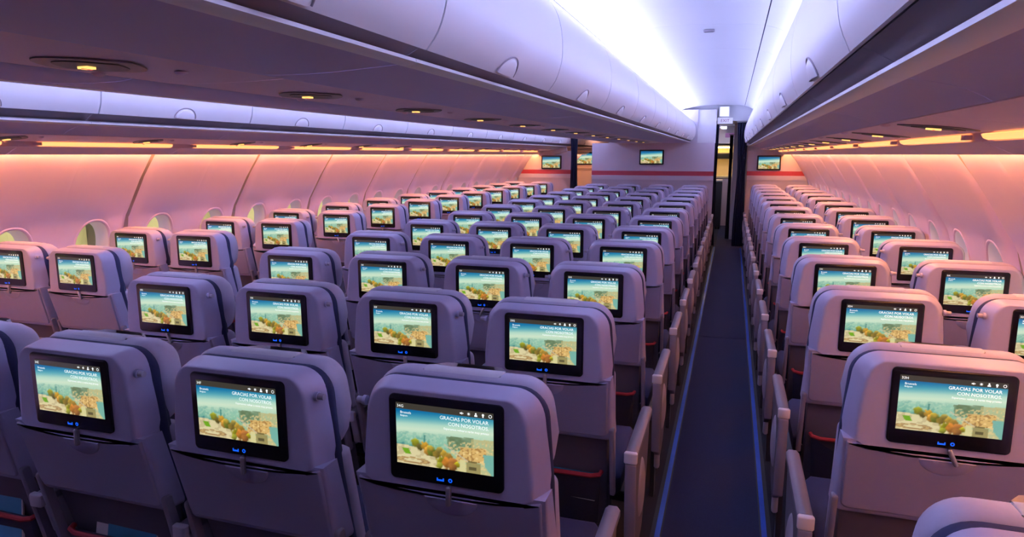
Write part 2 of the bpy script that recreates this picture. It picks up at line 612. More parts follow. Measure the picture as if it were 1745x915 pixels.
def bin_meshes(kind, s):
    """meshes of one bin module, local y 0..FRAME, x relative to the cabin centre"""
    g = 0.004
    if kind == 'centre':
        door = [(s * h, z) for h, z in densify(CDOOR)]; sd = s
        kick = [(s * h, z) for h, z in ((0.600, 1.818), (0.622, 1.826), (0.648, 1.838))]
        rail = [(0.596, 1.802), (0.628, 1.802), (0.640, 1.807), (0.638, 1.815), (0.622, 1.819), (0.596, 1.818)]
        bottom = [(s * h, z) for h, z in densify([(0.600, 1.804), (0.52, 1.799), (0.42, 1.793), (0.31, 1.791), (0.23, 1.793), (0.192, 1.798)])]
        sb = -s
        body = [(s * h, z) for h, z in ((0.645, 1.845), (0.700, 1.95), (0.690, 2.08), (0.60, 2.185))]
    else:
        door = [(s * h, z) for h, z in densify(SDOOR)]; sd = -s
        kick = [(s * h, z) for h, z in ((1.625, 1.760), (1.60, 1.775), (1.556, 1.798))]
        rail = [(1.635, 1.738), (1.600, 1.738), (1.584, 1.744), (1.584, 1.752), (1.602, 1.758), (1.635, 1.760)]
        bottom = [(s * h, z) for h, z in densify([(1.625, 1.740), (1.68, 1.731), (1.735, 1.715), (1.775, 1.694)])]
        sb = s
        body = [(s * h, z) for h, z in ((1.56, 1.805), (1.525, 1.90), (1.53, 2.05), (1.62, 2.20))]
    out = {}
    out['door'] = sheet('door', door, g, FRAME - g, M['white'], 0.018, 50, side=sd)
    out['kick_strip'] = sheet('kick_strip', kick, 0.002, FRAME - 0.002, M['strip'], 0.006, 50, side=sd)
    rp = [(s * h, z) for h, z in rail]
    L = len(rp)
    v = [(x, y, z) for y in (0.001, FRAME - 0.001) for x, z in rp]
    f = [(i, (i + 1) % L, L + (i + 1) % L, L + i) for i in range(L)] + [tuple(reversed(range(L))), tuple(range(L, 2 * L))]
    out['rail'] = mesh('rail', v, f, M['white'], 50)
    out['bottom_panel'] = sheet('bottom_panel', bottom, 0.002, FRAME - 0.002, M['beige'], 0.008, 50, side=-sb if False else sb)
    out['carcass'] = sheet('carcass', body, 0.0, FRAME, M['gap'], 0.01, side=sd)
    return out


def half_dome(name, rx, ry, h, material, n=16, rings=5):
    v = []; f = []
    for k in range(rings + 1):
        t = k / rings * math.pi / 2
        for i in range(n + 1):
            a = math.pi * i / n
            v.append((rx * math.cos(t) * math.cos(a), ry * math.cos(t) * math.sin(a), h * math.sin(t)))
    for k in range(rings):
        for i in range(n):
            f.append((k * (n + 1) + i, k * (n + 1) + i + 1, (k + 1) * (n + 1) + i + 1, (k + 1) * (n + 1) + i))
    f.append(tuple(reversed(range(n + 1))))
    return mesh(name, v, f, material, 50)


handle = half_dome('handle', 0.070, 0.052, 0.016, M['white'])
HANDLE_RIM = []
for i in range(21):
    a = math.pi * (i / 20)
    HANDLE_RIM.append((0.076 * math.cos(a), 0.057 * math.sin(a), 0.003))
handle_rim = tube_mesh('handle_rim', HANDLE_RIM, 0.0022, M['strip'], 6)


def bins(kind, s, k0, k1, group, where):
    ms = bin_meshes(kind, s)
    n = 0
    for k in range(k0, k1):
        n += 1
        e = empty('overhead_bin', (CX, F0 + FRAME * k, 0))
        tag(e, 'white-doored overhead bin, %s from the camera %s' % (ordinal(n), where), 'overhead bin', group)
        for nm in ('door', 'kick_strip', 'rail', 'bottom_panel', 'carcass'):
            o = obj(nm, ms[nm], e)
        # latch handle, a dome on the lower edge of the door
        if kind == 'centre':
            p = (s * 0.672, FRAME / 2, 1.838); nx, nz = s * 0.82, -0.57
        else:
            p = (s * 1.532, FRAME / 2, 1.797); nx, nz = -s * 0.92, -0.38
        nrm = Vector((nx, 0, nz)).normalized(); yy = Vector((0, 1, 0)) ; up = nrm.cross(yy) * (1 if nrm.cross(yy).z > 0 else -1)
        xx = up.cross(nrm)
        R = Matrix((xx, up, nrm)).transposed().to_4x4()
        h = obj('handle', handle, e); h.matrix_local = Matrix.Translation(p) @ R
        hr = obj('handle_rim', handle_rim, h)


bins('centre', 1, -2, 9, 'bins over the centre seats facing the right aisle', 'over centre seats, right side')
bins('centre', -1, -2, 9, 'bins over the centre seats facing the left aisle', 'over centre seats, left side')
bins('side', -1, -1, 13, 'bins along the left wall', 'along the left wall')
bins('side', 1, -3, 9, 'bins along the right wall', 'along the right wall')
# the outermost near ends are closed off behind the camera by the rear wall; more bins would stand there unseen

# service channels between and beside the bins
for s in (-1, 1):
    t = 1 if s < 0 else 2
    prof = [(CX + s * h, z) for h, z in densify([(1.778, 1.692), (1.86, 1.684), (1.95, 1.675), (2.043, 1.666)])]
    pe = empty('trim_%d' % t); tag(pe, kind='structure')
    y = 0.37 + (0.0 if s > 0 else 0.0)
    ye = 12.5 if s > 0 else 17.0
    for k in range(-2, 22):
        y0 = 1.90 + PITCH_ROW * k
        if y0 > ye - 0.1:
            break
        obj('service_panel', sheet('service_panel', prof, y0 + 0.002, min(y0 + PITCH_ROW - 0.002, ye), M['psu'], 0.008, 50, side=s), pe)
    # valance below the light bars
    val = [(CX + s * h, z) for h, z in densify([(2.080, 1.640), (2.11, 1.628), (2.145, 1.612), (2.172, 1.600), (2.182, 1.604), (2.19, 1.63), (2.192, 1.67)])]
    ve = empty('trim_%d' % (t + 2)); tag(ve, kind='structure')
    ye = 12.5 if s > 0 else 17.0
    for k in range(-3, 10 if s > 0 else 14):
        y0 = F0 + FRAME * k
        obj('valance_panel', sheet('valance_panel', val, y0 + 0.003, min(y0 + FRAME - 0.003, ye), M['psu'], 0.006, 50, side=s), ve)
        obj('bar_housing', sheet('bar_housing', [(CX + s * h, z) for h, z in ((2.038, 1.668), (2.044, 1.676), (2.078, 1.668), (2.083, 1.642))], y0, min(y0 + FRAME, ye), M['psu'], 0.006, 50, side=s), ve)
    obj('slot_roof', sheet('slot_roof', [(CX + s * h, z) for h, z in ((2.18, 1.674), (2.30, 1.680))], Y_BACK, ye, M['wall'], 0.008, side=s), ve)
    # near end behind the camera
    obj('service_panel', sheet('service_panel', prof, Y_BACK, 1.90 - 2 * PITCH_ROW, M['psu'], 0.008, 50, side=s), pe)
pe = empty('trim_5'); tag(pe, kind='structure')
for k in range(-2, 14):
    y0 = 0.76 + PITCH_ROW * k
    obj('channel_panel', sheet('channel_panel', [(CX - 0.194, 1.7985), (CX - 0.1, 1.7945), (CX, 1.7935), (CX + 0.1, 1.7945), (CX + 0.194, 1.7985)], y0 + 0.002, min(y0 + PITCH_ROW - 0.002, 12.1), M['psu'], 0.008, 50), pe)

# ------------------------------------------------------------------ lamps
for s, tx in ((1, 'right'), (-1, 'left')):
    xs = sorted((CX + s * 0.475, CX + s * 0.535))
    o = obj('cove_light', box_mesh('cove_light', xs[0], xs[1], 0.0, 12.0, 2.222, 2.236, M['cove'] if s > 0 else M['coveleft']))
    tag(o, 'cold white light strip hidden on top of centre bins, %s aisle side' % tx, 'light strip')
    xs = sorted((CX + s * 1.69, CX + s * 1.73))
    o = obj('cove_light', box_mesh('cove_light', xs[0], xs[1], 0.0, 12.0, 2.252, 2.264, M['coveside']))
    tag(o, 'cold white light strip hidden on top of %s wall bins' % tx, 'light strip')
    xs = sorted((CX + s * 2.210, CX + s * 2.232))
    o = obj('wash_light', box_mesh('wash_light', xs[0], xs[1], 0.2, 12.45 if s > 0 else 16.9, 1.632, 1.638, M['wash']))
    tag(o, 'amber light strip hidden above the %s sidewall panels' % tx, 'light strip')
    bar = [(s * h, z) for h, z in ((2.046, 1.660), (2.052, 1.649), (2.066, 1.643), (2.080, 1.645))]
    bm = sheet('diffuser', bar, 0.0, 0.86, M['bar'], 0.006, 50, side=s)
    cm = box_mesh('end_cap', -0.012 + s * 2.063, 0.012 + s * 2.063, -0.03, 0.0, 1.646, 1.662, M['psu'])
    n = 0
    for k in range(-1 if s > 0 else -1, 9):
        n += 1
        e = empty('light_bar', (CX, F0 + FRAME * k + 0.103, 0))
        tag(e, 'glowing amber light bar, %s from the camera along the %s wall' % (ordinal(n), tx), 'light bar', 'amber light bars along the %s wall' % tx)
        obj('diffuser', bm, e); obj('end_cap', cm, e)


# ------------------------------------------------------------------ passenger service units
def lens_mesh(name, L, W, z0, z1, material, n=14):
    """pointed lens outline, long in x"""
    pts = []
    for i in range(n + 1):
        t = -1 + 2 * i / n
        pts.append((t * L, -W * (1 - t * t)))
    for i in range(n - 1, 0, -1):
        t = -1 + 2 * i / n
        pts.append((t * L, W * (1 - t * t)))
    K = len(pts)
    v = [(x, y, z0) for x, y in pts] + [(x, y, z1) for x, y in pts]
    f = [tuple(reversed(range(K))), tuple(range(K, 2 * K))] + [(i, (i + 1) % K, K + (i + 1) % K, K + i) for i in range(K)]
    return mesh(name, v, f, material, 40)


psu_lens = lens_mesh('oval_panel', 0.112, 0.125, -0.003, 0.0, M['psudark'])
psu_in = lens_mesh('speaker_grille', 0.074, 0.085, -0.005, -0.003, M['dark'])
psu_signs = {k: box_mesh('sign', -k, k, -0.014, 0.008, -0.010, -0.005, M['sign']) for k in (0.014, 0.020)}
psu_mark = box_mesh('sign_mark', -0.003, 0.003, -0.015, 0.009, -0.0105, -0.0095, M['signred'])
psu_nozzle = dome_mesh('air_nozzle', 0.016, 0.016, 0.008, M['psu'], 14, 3)


def psus(xs, z, slope, ystart, n, where, group, sc=(1, 1, 1), sk=0.014):
    for i in range(n):
        e = empty('service_unit', (xs, ystart + i * PITCH_ROW, z))
        e.rotation_euler = (0, slope, 0)
        e.scale = sc
        tag(e, 'dark oval service unit with glowing sign, %s from the camera %s' % (ordinal(i + 1), where), 'service unit', group)
        obj('oval_panel', psu_lens, e); obj('speaker_grille', psu_in, e)
        sg = obj('sign', psu_signs[sk], e, (-0.012, 0, 0)); obj('sign_mark', psu_mark, sg)
        for dx, dy in ((-0.13, 0.13), (0.08, 0.17)):
            nz = obj('air_nozzle', psu_nozzle, e, (dx, dy, 0), (math.pi, 0, 0))


psus(CX, 1.7930, 0.0, 1.165, 13, 'over the centre seats', 'service units over the centre seats')
psus(CX + 1.905, 1.6790, 0.098, 2.305, 12, 'over the right seats', 'service units over the right seats', (0.97, 0.6, 1.0), 0.020)
psus(CX - 1.93, 1.6765, -0.098, 2.36, 12, 'over the left seats', 'service units over the left seats', (0.97, 0.6, 1.0), 0.020)

# ------------------------------------------------------------------ picture shown on the screens (colour per vertex of a fine grid)
rng = np.random.default_rng(3)


def vnoise(u, v, fx, fy, seed):
    r = np.random.default_rng(seed).random((64, 64))
    x = u * fx; y = v * fy
    xi = np.floor(x).astype(int); yi = np.floor(y).astype(int)
    fx_ = x - xi; fy_ = y - yi
    fx_ = fx_ * fx_ * (3 - 2 * fx_); fy_ = fy_ * fy_ * (3 - 2 * fy_)
    g = lambda a, b: r[(a % 64), (b % 64)]
    return (g(xi, yi) * (1 - fx_) + g(xi + 1, yi) * fx_) * (1 - fy_) + (g(xi, yi + 1) * (1 - fx_) + g(xi + 1, yi + 1) * fx_) * fy_


def picture(nu, nv, bar=True):
    u, v = np.meshgrid(np.linspace(0, 1, nu), np.linspace(0, 1, nv), indexing='ij')
    C = np.zeros((nu, nv, 3))

    def ramp(stops, t):
        pos = [s[0] for s in stops]
        return np.stack([np.interp(t, pos, [s[1][c] for s in stops]) for c in range(3)], -1)

    def lay(mask, col):
        m = np.clip(mask, 0, 1)[..., None]
        C[:] = C * (1 - m) + np.array(col, float) * m

    tilt = v - 0.10 * (u - 0.3)
    C[:] = ramp([(0.0, (190, 190, 140)), (0.34, (140, 190, 160)), (0.48, (165, 208, 180)), (0.60, (205, 226, 200)), (0.68, (178, 216, 196)), (0.78, (85, 165, 180)), (0.9, (8, 105, 160)), (1.0, (8, 100, 155))], tilt)
    n1 = vnoise(u, v, 30, 20, 1); n2 = vnoise(u, v, 55, 36, 2); n3 = vnoise(u, v, 12, 8, 3)
    # hazy wooded hills on the left
    hill = ((tilt < 0.53 + 0.03 * n3) & (tilt > 0.2))
    lay(hill * (0.08 + 0.38 * n1) * np.clip((0.6 - u) * 4, 0, 1), (60, 135, 130))
    lay(hill * (n2 > 0.62) * 0.4, (200, 220, 190))
    lay(((tilt < 0.37) & (u < 0.22) & (tilt > 0.25)) * 0.7 * n1, (30, 105, 120))
    lay((np.abs(u - 0.30) < 0.006) * (v > 0.38) * (v < 0.52) * 0.8, (70, 130, 120))
    # dark wood and pale town on the right
    lay((u > 0.53 + 0.1 * (0.5 - v)) * (tilt < 0.52) * (tilt > 0.30) * (u < 0.80) * (0.45 + 0.5 * n1), (95, 115, 80))
    lay((u > 0.78) * (tilt < 0.50) * (tilt > 0.2) * (0.5 + 0.5 * n2), (190, 180, 125))
    lay((u > 0.55) * (tilt < 0.44) * (n2 > 0.58) * 0.75, (225, 200, 140))
    town = (u > 0.60 + 0.08 * n3) & (u < 0.93) & (tilt < 0.36) & (tilt > 0.12)
    lay(town * 0.9, (222, 178, 105))
    lay(town * (n2 > 0.66) * 0.7, (150, 110, 60))
    lay(town * (n1 > 0.72) * 0.6, (245, 215, 150))
    # plaza, lawn and ellipse of paths on the left
    plaza = (v < 0.32 - 0.10 * u) & (u < 0.55)
    lay(plaza * 0.95, (222, 208, 160))
    lay(plaza * (n1 > 0.6) * 0.4, (170, 150, 110))
    lawn = (np.abs((u - 0.11) + 0.35 * (v - 0.2)) < 0.035) & (np.abs(v - 0.215) < 0.05)
    lay(lawn * 1.0, (112, 165, 35))
    ring = np.abs(np.hypot((u - 0.17) / 0.20, (v - 0.07) / 0.055) - 0.7)
    lay((ring < 0.22) * 0.75, (150, 110, 65)); lay((ring < 0.08) * 0.8, (200, 170, 110))
    # dark street on the right of the trees
    lay((np.abs(v - (0.38 - 0.95 * (u - 0.53))) < 0.014) * (u > 0.5) * (u < 0.75) * 0.8, (200, 190, 160))
    # autumn trees in a diagonal band
    trees = [(0.20, 0.36, .05, (150, 150, 40)), (0.25, 0.31, .045, (110, 100, 45)), (0.30, 0.33, .05, (185, 140, 45)), (0.33, 0.26, .05, (205, 150, 60)),
             (0.38, 0.25, .055, (120, 130, 45)), (0.43, 0.23, .05, (150, 125, 50)), (0.36, 0.31, .04, (190, 165, 60)), (0.45, 0.30, .04, (170, 150, 70)),
             (0.50, 0.24, .05, (185, 150, 55)), (0.47, 0.12, .055, (140, 135, 30)), (0.55, 0.20, .05, (160, 125, 50)), (0.53, 0.10, .065, (190, 120, 45)),
             (0.59, 0.13, .055, (180, 115, 55)), (0.63, 0.10, .035, (190, 175, 40)), (0.58, 0.05, .05, (160, 105, 50)), (0.45, 0.05, .04, (150, 150, 50))]
    for (cx, cy, r, col) in trees:
        d = np.hypot(u - cx, (v - cy) * 0.62 * 1.0) / (r * 0.85)
        blob = np.clip((1.15 - d + 0.5 * (n2 - 0.5)) * 4, 0, 1)
        tone = (0.62 + 0.55 * np.clip(0.5 + (v - cy) / r * 0.35 - (u - cx) / r * 0.25, 0, 1) + 0.25 * (n1 - 0.5))
        m = blob[..., None]
        C[:] = C * (1 - m) + np.clip(np.array(col)[None, None] * tone[..., None], 0, 255) * m
    # pale tower, grey blocks and pond
    lay((u > 0.66) * (u < 0.715) * (v < 0.20) * 0.95, (215, 208, 150))
    lay((u > 0.73) * (u < 0.87) * (v < 0.17) * 0.85, (150, 138, 85))
    lay((u > 0.75) * (u < 0.83) * (v < 0.10) * (v > 0.05) * 0.8, (80, 72, 45))
    lay((u > 0.74) * (u < 0.84) * (v < 0.20) * (v > 0.16) * 0.7, (90, 85, 50))
    pond = (u > 0.90 - 0.3 * (v - 0.28) * 0.3) & (v < 0.33) & (v > 0.02 + (0.97 - u) * 2.2 * 0.9)
    lay(pond * 0.9, (110, 175, 165))
    if bar:
        lay((v > 0.895) * 1.0, (62, 58, 50))
    C = np.clip(C, 0, 255) / 255.0
    return np.where(C <= 0.04045, C / 12.92, ((C + 0.055) / 1.055) ** 2.4)


def display_mesh(name, w, h, nu, nv, bar=True):
    C = picture(nu, nv, bar)
    verts = [(-w / 2 + w * i / (nu - 1), 0.0, -h / 2 + h * j / (nv - 1)) for i in range(nu) for j in range(nv)]
    faces = [(i * nv + j, (i + 1) * nv + j, (i + 1) * nv + j + 1, i * nv + j + 1) for i in range(nu - 1) for j in range(nv - 1)]
    me = mesh(name, verts, faces, M['display'])
    ca = me.color_attributes.new('picture', 'FLOAT_COLOR', 'POINT')
    flat = np.ones((nu * nv, 4), np.float32); flat[:, :3] = C.reshape(-1, 3)
    ca.data.foreach_set('color', flat.ravel())
    return me


# ------------------------------------------------------------------ seat meshes (local origin on the floor under the screen; -y faces the camera)
def shear(z):
    return max(0.0, 0.885 - z) * 0.24


S = {}
up_out = fillet([(-0.218, 0.893, 0.0), (-0.17, 0.882, 0.0), (-0.11, 0.876, 0.0), (-0.055, 0.873, 0.0), (0.06, 0.873, 0.0), (0.115, 0.876, 0.0), (0.175, 0.883, 0.0), (0.218, 0.893, 0.0),
                 (0.2185, 0.93, 0.0), (0.214, 0.98, 0.0), (0.2005, 1.114, 0.068), (-0.2005, 1.114, 0.068), (-0.214, 0.98, 0.0), (-0.2185, 0.93, 0.0)], 9)


def up_w(x, z):
    if z < 0.9:
        return -1
    c = lambda t: max(0.0, min(1.0, t))
    return 1.0 - 0.66 * c((z - 1.04) / 0.06) * c((0.205 - abs(x)) / 0.06)


S['back_shell'] = loft_xz('back_shell', up_out, [(0.036, 0.0), (0.030, 0.0), (0.0255, 0.0015), (0.021, 0.006), (0.0065, 0.040), (0.0015, 0.054), (0.0, 0.062)], M['shell'], up_w, None, 45)
tray_out = fillet([(-0.207, 0.688, 0.018), (0.207, 0.688, 0.018), (0.213, 0.8905, 0.003), (0.175, 0.8805, 0.0), (0.115, 0.8735, 0.0), (0.06, 0.8705, 0.0), (-0.055, 0.8705, 0.0), (-0.11, 0.8735, 0.0), (-0.17, 0.8795, 0.0), (-0.213, 0.8905, 0.003)], 4)
S['tray_table'] = loft_xz('tray_table', tray_out, [(0.0055, -0.002), (0.0035, -0.002), (0.001, -0.0005), (0.0, 0.003), (0.0, 0.022)], M['tray'], None, shear, 45)
low_out = fillet([(-0.222, 0.67, 0.02), (0.222, 0.67, 0.02), (0.2205, 0.896, 0.0), (-0.2205, 0.896, 0.0)], 4)
S['lower_shell'] = loft_xz('lower_shell', low_out, [(0.016, 0.004), (0.012, 0.004), (0.004, 0.008), (0.0, 0.020), (-0.006, 0.062)], M['shell'], lambda x, z: 1.0 if z < 0.89 else 0.0, shear, 45)
full_out = fillet([(-0.215, 0.46, 0.03), (0.215, 0.46, 0.03), (0.222, 0.9, 0.0), (0.206, 1.1125, 0.068), (-0.206, 1.1125, 0.068), (-0.222, 0.9, 0.0)], 8)


def dens_out(o, maxd=0.05):
    r = []
    for i in range(len(o)):
        a = Vector(o[i]); b = Vector(o[(i + 1) % len(o)])
        n = max(1, int((b - a).length / maxd))
        for k in range(n):
            r.append(tuple(a + (b - a) * k / n))
    return r


S['navy_trim'] = loft_xz('navy_trim', dens_out(full_out), [(0.004, 0.058), (0.001, 0.063), (0.001, 0.082), (0.006, 0.088)], M['navy'], None, shear, 45)
head_out = fillet([(-0.198, 0.895, 0.06), (0.198, 0.895, 0.06), (0.214, 1.00, 0.0), (0.196, 1.116, 0.070), (-0.196, 1.116, 0.070), (-0.214, 1.00, 0.0)], 8)
S['headrest'] = loft_xz('headrest', dens_out(head_out), [(0.012, 0.080), (0.002, 0.084), (-0.005, 0.100), (-0.005, 0.124), (0.004, 0.152), (0.020, 0.174), (0.05, 0.186)], M['leather'], None, None, 50)
S['headrest_cover'] = loft_xz('headrest_cover', fillet([(-0.095, 0.95, 0.01), (0.095, 0.95, 0.01), (0.095, 1.1235, 0.006), (-0.095, 1.1235, 0.006)], 3),
                              [(0.012, 0.088), (0.001, 0.098), (0.0, 0.124), (0.009, 0.152), (0.026, 0.176), (0.050, 0.1885)], M['cover'], lambda x, z: 1.0 if z > 1.1 else 0.2, None, 50)
bc_out = fillet([(-0.212, 0.44, 0.03), (0.212, 0.44, 0.03), (0.218, 0.90, 0.02), (-0.218, 0.90, 0.02)], 4)
S['back_cushion'] = loft_xz('back_cushion', dens_out(bc_out), [(0.006, 0.086), (0.0, 0.096), (0.0, 0.125), (0.02, 0.152), (0.05, 0.160)], M['leather'], None, shear, 50)
S['lower_panel'] = loft_xz('lower_panel', fillet([(-0.195, 0.30, 0.02), (0.195, 0.30, 0.02), (0.205, 0.70, 0.0), (-0.205, 0.70, 0.0)], 3), [(0.004, 0.034), (0.0, 0.04), (0.0, 0.08)], M['lower'], None, shear, 45)
S['literature_pocket'] = loft_xz('literature_pocket', fillet([(-0.165, 0.31, 0.03), (0.165, 0.31, 0.03), (0.18, 0.53, 0.004), (-0.18, 0.53, 0.004)], 4), [(0.02, -0.002), (0.0, 0.008), (0.0, 0.014)], M['net'], lambda x, z: 1.0 if z < 0.5 else 0.1, shear, 45)
S['pocket_bar'] = tube_mesh('pocket_bar', [(-0.182, 0.105, 0.538), (-0.178, 0.088, 0.534), (-0.15, 0.080, 0.530), (0.15, 0.080, 0.530), (0.178, 0.088, 0.534), (0.182, 0.105, 0.538)], 0.008, M['red'])


def bevel_box(name, x0, x1, y0, y1, z0, z1, r, material):
    o = fillet([(y0, z0, r), (y1, z0, r), (y1, z1, r), (y0, z1, r)], 4)
    return extrude_x(name, o, x0, x1, material, min(r * 0.7, (x1 - x0) * 0.3), 45)


S['seat_cushion'] = bevel_box('seat_cushion', -0.225, 0.225, 0.24, 0.70, 0.37, 0.475, 0.035, M['navy'])
S['leg'] = extrude_x('leg', [(0.26, 0.0), (0.33, 0.0), (0.37, 0.37), (0.31, 0.37)], -0.018, 0.018, M['dark'])
S['seat_beam'] = bevel_box('seat_beam', -0.255, 0.255, 0.30, 0.56, 0.33, 0.372, 0.012, M['dark'])
arm_o = fillet([(0.068, 0.720, 0.010), (0.040, 0.720, 0.010), (0.092, 0.46, 0.012), (0.125, 0.46, 0.012)], 4)
S['tray_arm'] = extrude_x('tray_arm', list(arm_o), -0.008, 0.008, M['armdark'], 0.003, 45)
S['armrest'] = bevel_box('armrest', -0.0205, 0.0205, 0.06, 0.50, 0.606, 0.642, 0.013, M['arm'])
S['armrest_cap'] = bevel_box('armrest_cap', -0.0215, 0.0215, 0.046, 0.066, 0.604, 0.644, 0.006, M['cap'])
S['armrest_tip'] = bevel_box('armrest_tip', -0.0215, 0.0215, 0.046, 0.066, 0.604, 0.644, 0.006, M['armlight'])
S['armrest_support'] = extrude_x('armrest_support', fillet([(0.075, 0.612, 0), (0.10, 0.50, 0.01), (0.17, 0.47, 0.02), (0.28, 0.56, 0.02), (0.42, 0.612, 0)], 4), -0.014, 0.014, M['armlight'], 0.003, 45)
S['end_panel'] = extrude_x('end_panel', fillet([(0.052, 0.610, 0.0), (0.085, 0.27, 0.02), (0.20, 0.20, 0.03), (0.33, 0.24, 0.04), (0.44, 0.42, 0.05), (0.49, 0.610, 0.0)], 5), -0.013, 0.013, M['lower'], 0.004, 45)
S['end_edge'] = extrude_x('end_edge', fillet([(0.046, 0.604, 0.004), (0.078, 0.27, 0.01), (0.094, 0.268, 0.006), (0.066, 0.604, 0.004)], 3), -0.018, 0.018, M['edge'], 0.004, 45)
S['oval_cover'] = dome_mesh('oval_cover', 0.072, 0.112, 0.016, M['armlight'], 24, 5)
S['foot_cover'] = bevel_box('foot_cover', -0.012, 0.012, 0.165, 0.205, 0.15, 0.235, 0.01, M['armlight'])
S['end_leg'] = extrude_x('end_leg', [(0.18, 0.0), (0.24, 0.0), (0.26, 0.25), (0.19, 0.25)], -0.010, 0.010, M['dark'])
bz = fillet([(-0.1307, 0.902, 0.012), (0.1307, 0.902, 0.012), (0.1307, 1.0945, 0.012), (-0.1307, 1.0945, 0.012)], 5)
S['monitor'] = loft_xz('monitor', bz, [(0.003, -0.0055), (0.0006, -0.0045), (0.0, -0.002), (0.0, 0.012)], M['bezel'], None, None, 40)
S['display'] = display_mesh('display', 0.2225, 0.1375, 120, 76)
DZ = 1.0085; DX = 0.001; HW, HH = 0.11125, 0.06875
S['message'] = text_mesh('message', [
    ('GRACIAS POR VOLAR', HW - 0.0105, HH - 0.0260, 0.0112, 'RIGHT'),
    ('CON NOSOTROS.', HW - 0.0095, HH - 0.0385, 0.0112, 'RIGHT'),
    ('Esperamos volver a verte muy pronto', HW - 0.0095, HH - 0.0480, 0.0066, 'RIGHT')], M['text'])
S['place_name'] = text_mesh('place_name', [('Brussels', -HW + 0.0105, HH - 0.0235, 0.0078, 'LEFT'), ('Belgium', -HW + 0.0105, HH - 0.0300, 0.0055, 'LEFT')], M['text'])


def flat_shapes(name, polys, material):
    v = []; f = []
    for p in polys:
        b = len(v)
        v += [(x, 0.0, z) for x, z in p]
        f.append(tuple(range(b, b + len(p))))
    return mesh(name, v, f, material)


def disc(cx, cz, r, n=10, r2=None):
    return [(cx + r * math.cos(2 * math.pi * i / n), cz + (r2 or r) * math.sin(2 * math.pi * i / n)) for i in range(n)]


iz = HH - 0.0072
S['menu_icon'] = [
    flat_shapes('menu_icon', [[(-.004, -.0012), (-.0015, -.0012), (.001, -.003), (.001, .003), (-.0015, .0012), (-.004, .0012)], disc(.0028, 0, .0012, 8)], M['text']),
    flat_shapes('menu_icon', [disc(0, 0, .0022, 10)] + [[(1.0 * math.cos(a) * .0028 - math.sin(a) * .0005, math.sin(a) * .0028 + math.cos(a) * .0005), (math.cos(a) * .0040, math.sin(a) * .0040), (math.cos(a) * .0028 + math.sin(a) * .0005, math.sin(a) * .0028 - math.cos(a) * .0005)] for a in [k * math.pi / 4 for k in range(8)]], M['text']),
    flat_shapes('menu_icon', [disc(0, .0022, .0019, 10), [(-.0034, -.0040), (.0034, -.0040), (.0028, -.0002), (-.0028, -.0002)]], M['text']),
    flat_shapes('menu_icon', [disc(0, .0012, .0027, 10), [(-.0014, -.0042), (.0014, -.0042), (.0014, -.0012), (-.0014, -.0012)]], M['text']),
    flat_shapes('menu_icon', [[(math.cos(a) * .0037, math.sin(a) * .0037), (math.cos(a + .45) * .0037, math.sin(a + .45) * .0037), (math.cos(a + .45) * .0026, math.sin(a + .45) * .0026), (math.cos(a) * .0026, math.sin(a) * .0026)] for a in [k * .45 for k in range(14)]], M['text']),
]
S['port_light'] = flat_shapes('port_light', [[(-.0085, -.0035), (.0085, -.0035), (.0085, .0035), (.0055, .0035), (.0055, .0005), (-.0055, .0005), (-.0055, .0035), (-.0085, .0035)]], M['blue'])
S['jack_light'] = flat_shapes('jack_light', [disc(0, 0, .0048, 14)], M['blue'])
S['jack_hole'] = flat_shapes('jack_hole', [disc(0, 0, .0022, 10)], M['bezel'])
S['latch'] = bevel_box('latch', -0.0055, 0.0055, -0.012, 0.001, -0.040, 0.006, 0.004, M['metal'])
dish_v = [(0, -0.0005, 0)]
S['latch_dish'] = loft_xz('latch_dish', [(0.010 + 0.062 * math.cos(math.pi + math.pi * i / 20), 0.868 + 0.044 * math.sin(math.pi + math.pi * i / 20)) for i in range(21)],
                          [(0.004, -0.0045), (0.0, -0.001)], M['shell'], None, shear, 45)
kn = []
S['coat_hook'] = tube_mesh('coat_hook', [(-0.004, 0, 0), (0.004, 0, 0), (0.005, 0, 0), (0.013, 0, 0)], 0.0075, M['armlight'], 14)
S['hook_collar'] = tube_mesh('hook_collar', [(-0.006, 0, 0), (0.002, 0, 0)], 0.011, M['shell'], 14)
number_cache = {}


def glyphs(chars, size):
    out = {}
    for c in chars:
        me = text_mesh('glyph', [(c, 0, 0, size, 'LEFT')], M['text'])
        v = [tuple(p.co) for p in me.vertices]; f = [tuple(p.vertices) for p in me.polygons]
        bpy.data.meshes.remove(me)
        out[c] = (v, f, max(p[0] for p in v) + 0.08 * size)
    return out


GLYPH = glyphs('0123456789ACDEFGHK', 0.0090)


def seat_number(txt):
    if txt not in number_cache:
        x = -HW + 0.0028; v = []; f = []
        for c in txt:
            gv, gf, adv = GLYPH[c]; b = len(v)
            v += [(p[0] + x, 0.0, p[2] + HH - 0.0102) for p in gv]
            f += [tuple(b + i for i in q) for q in gf]
            x += adv
        number_cache[txt] = mesh('seat_number', v, f, M['text'])
    return number_cache[txt]


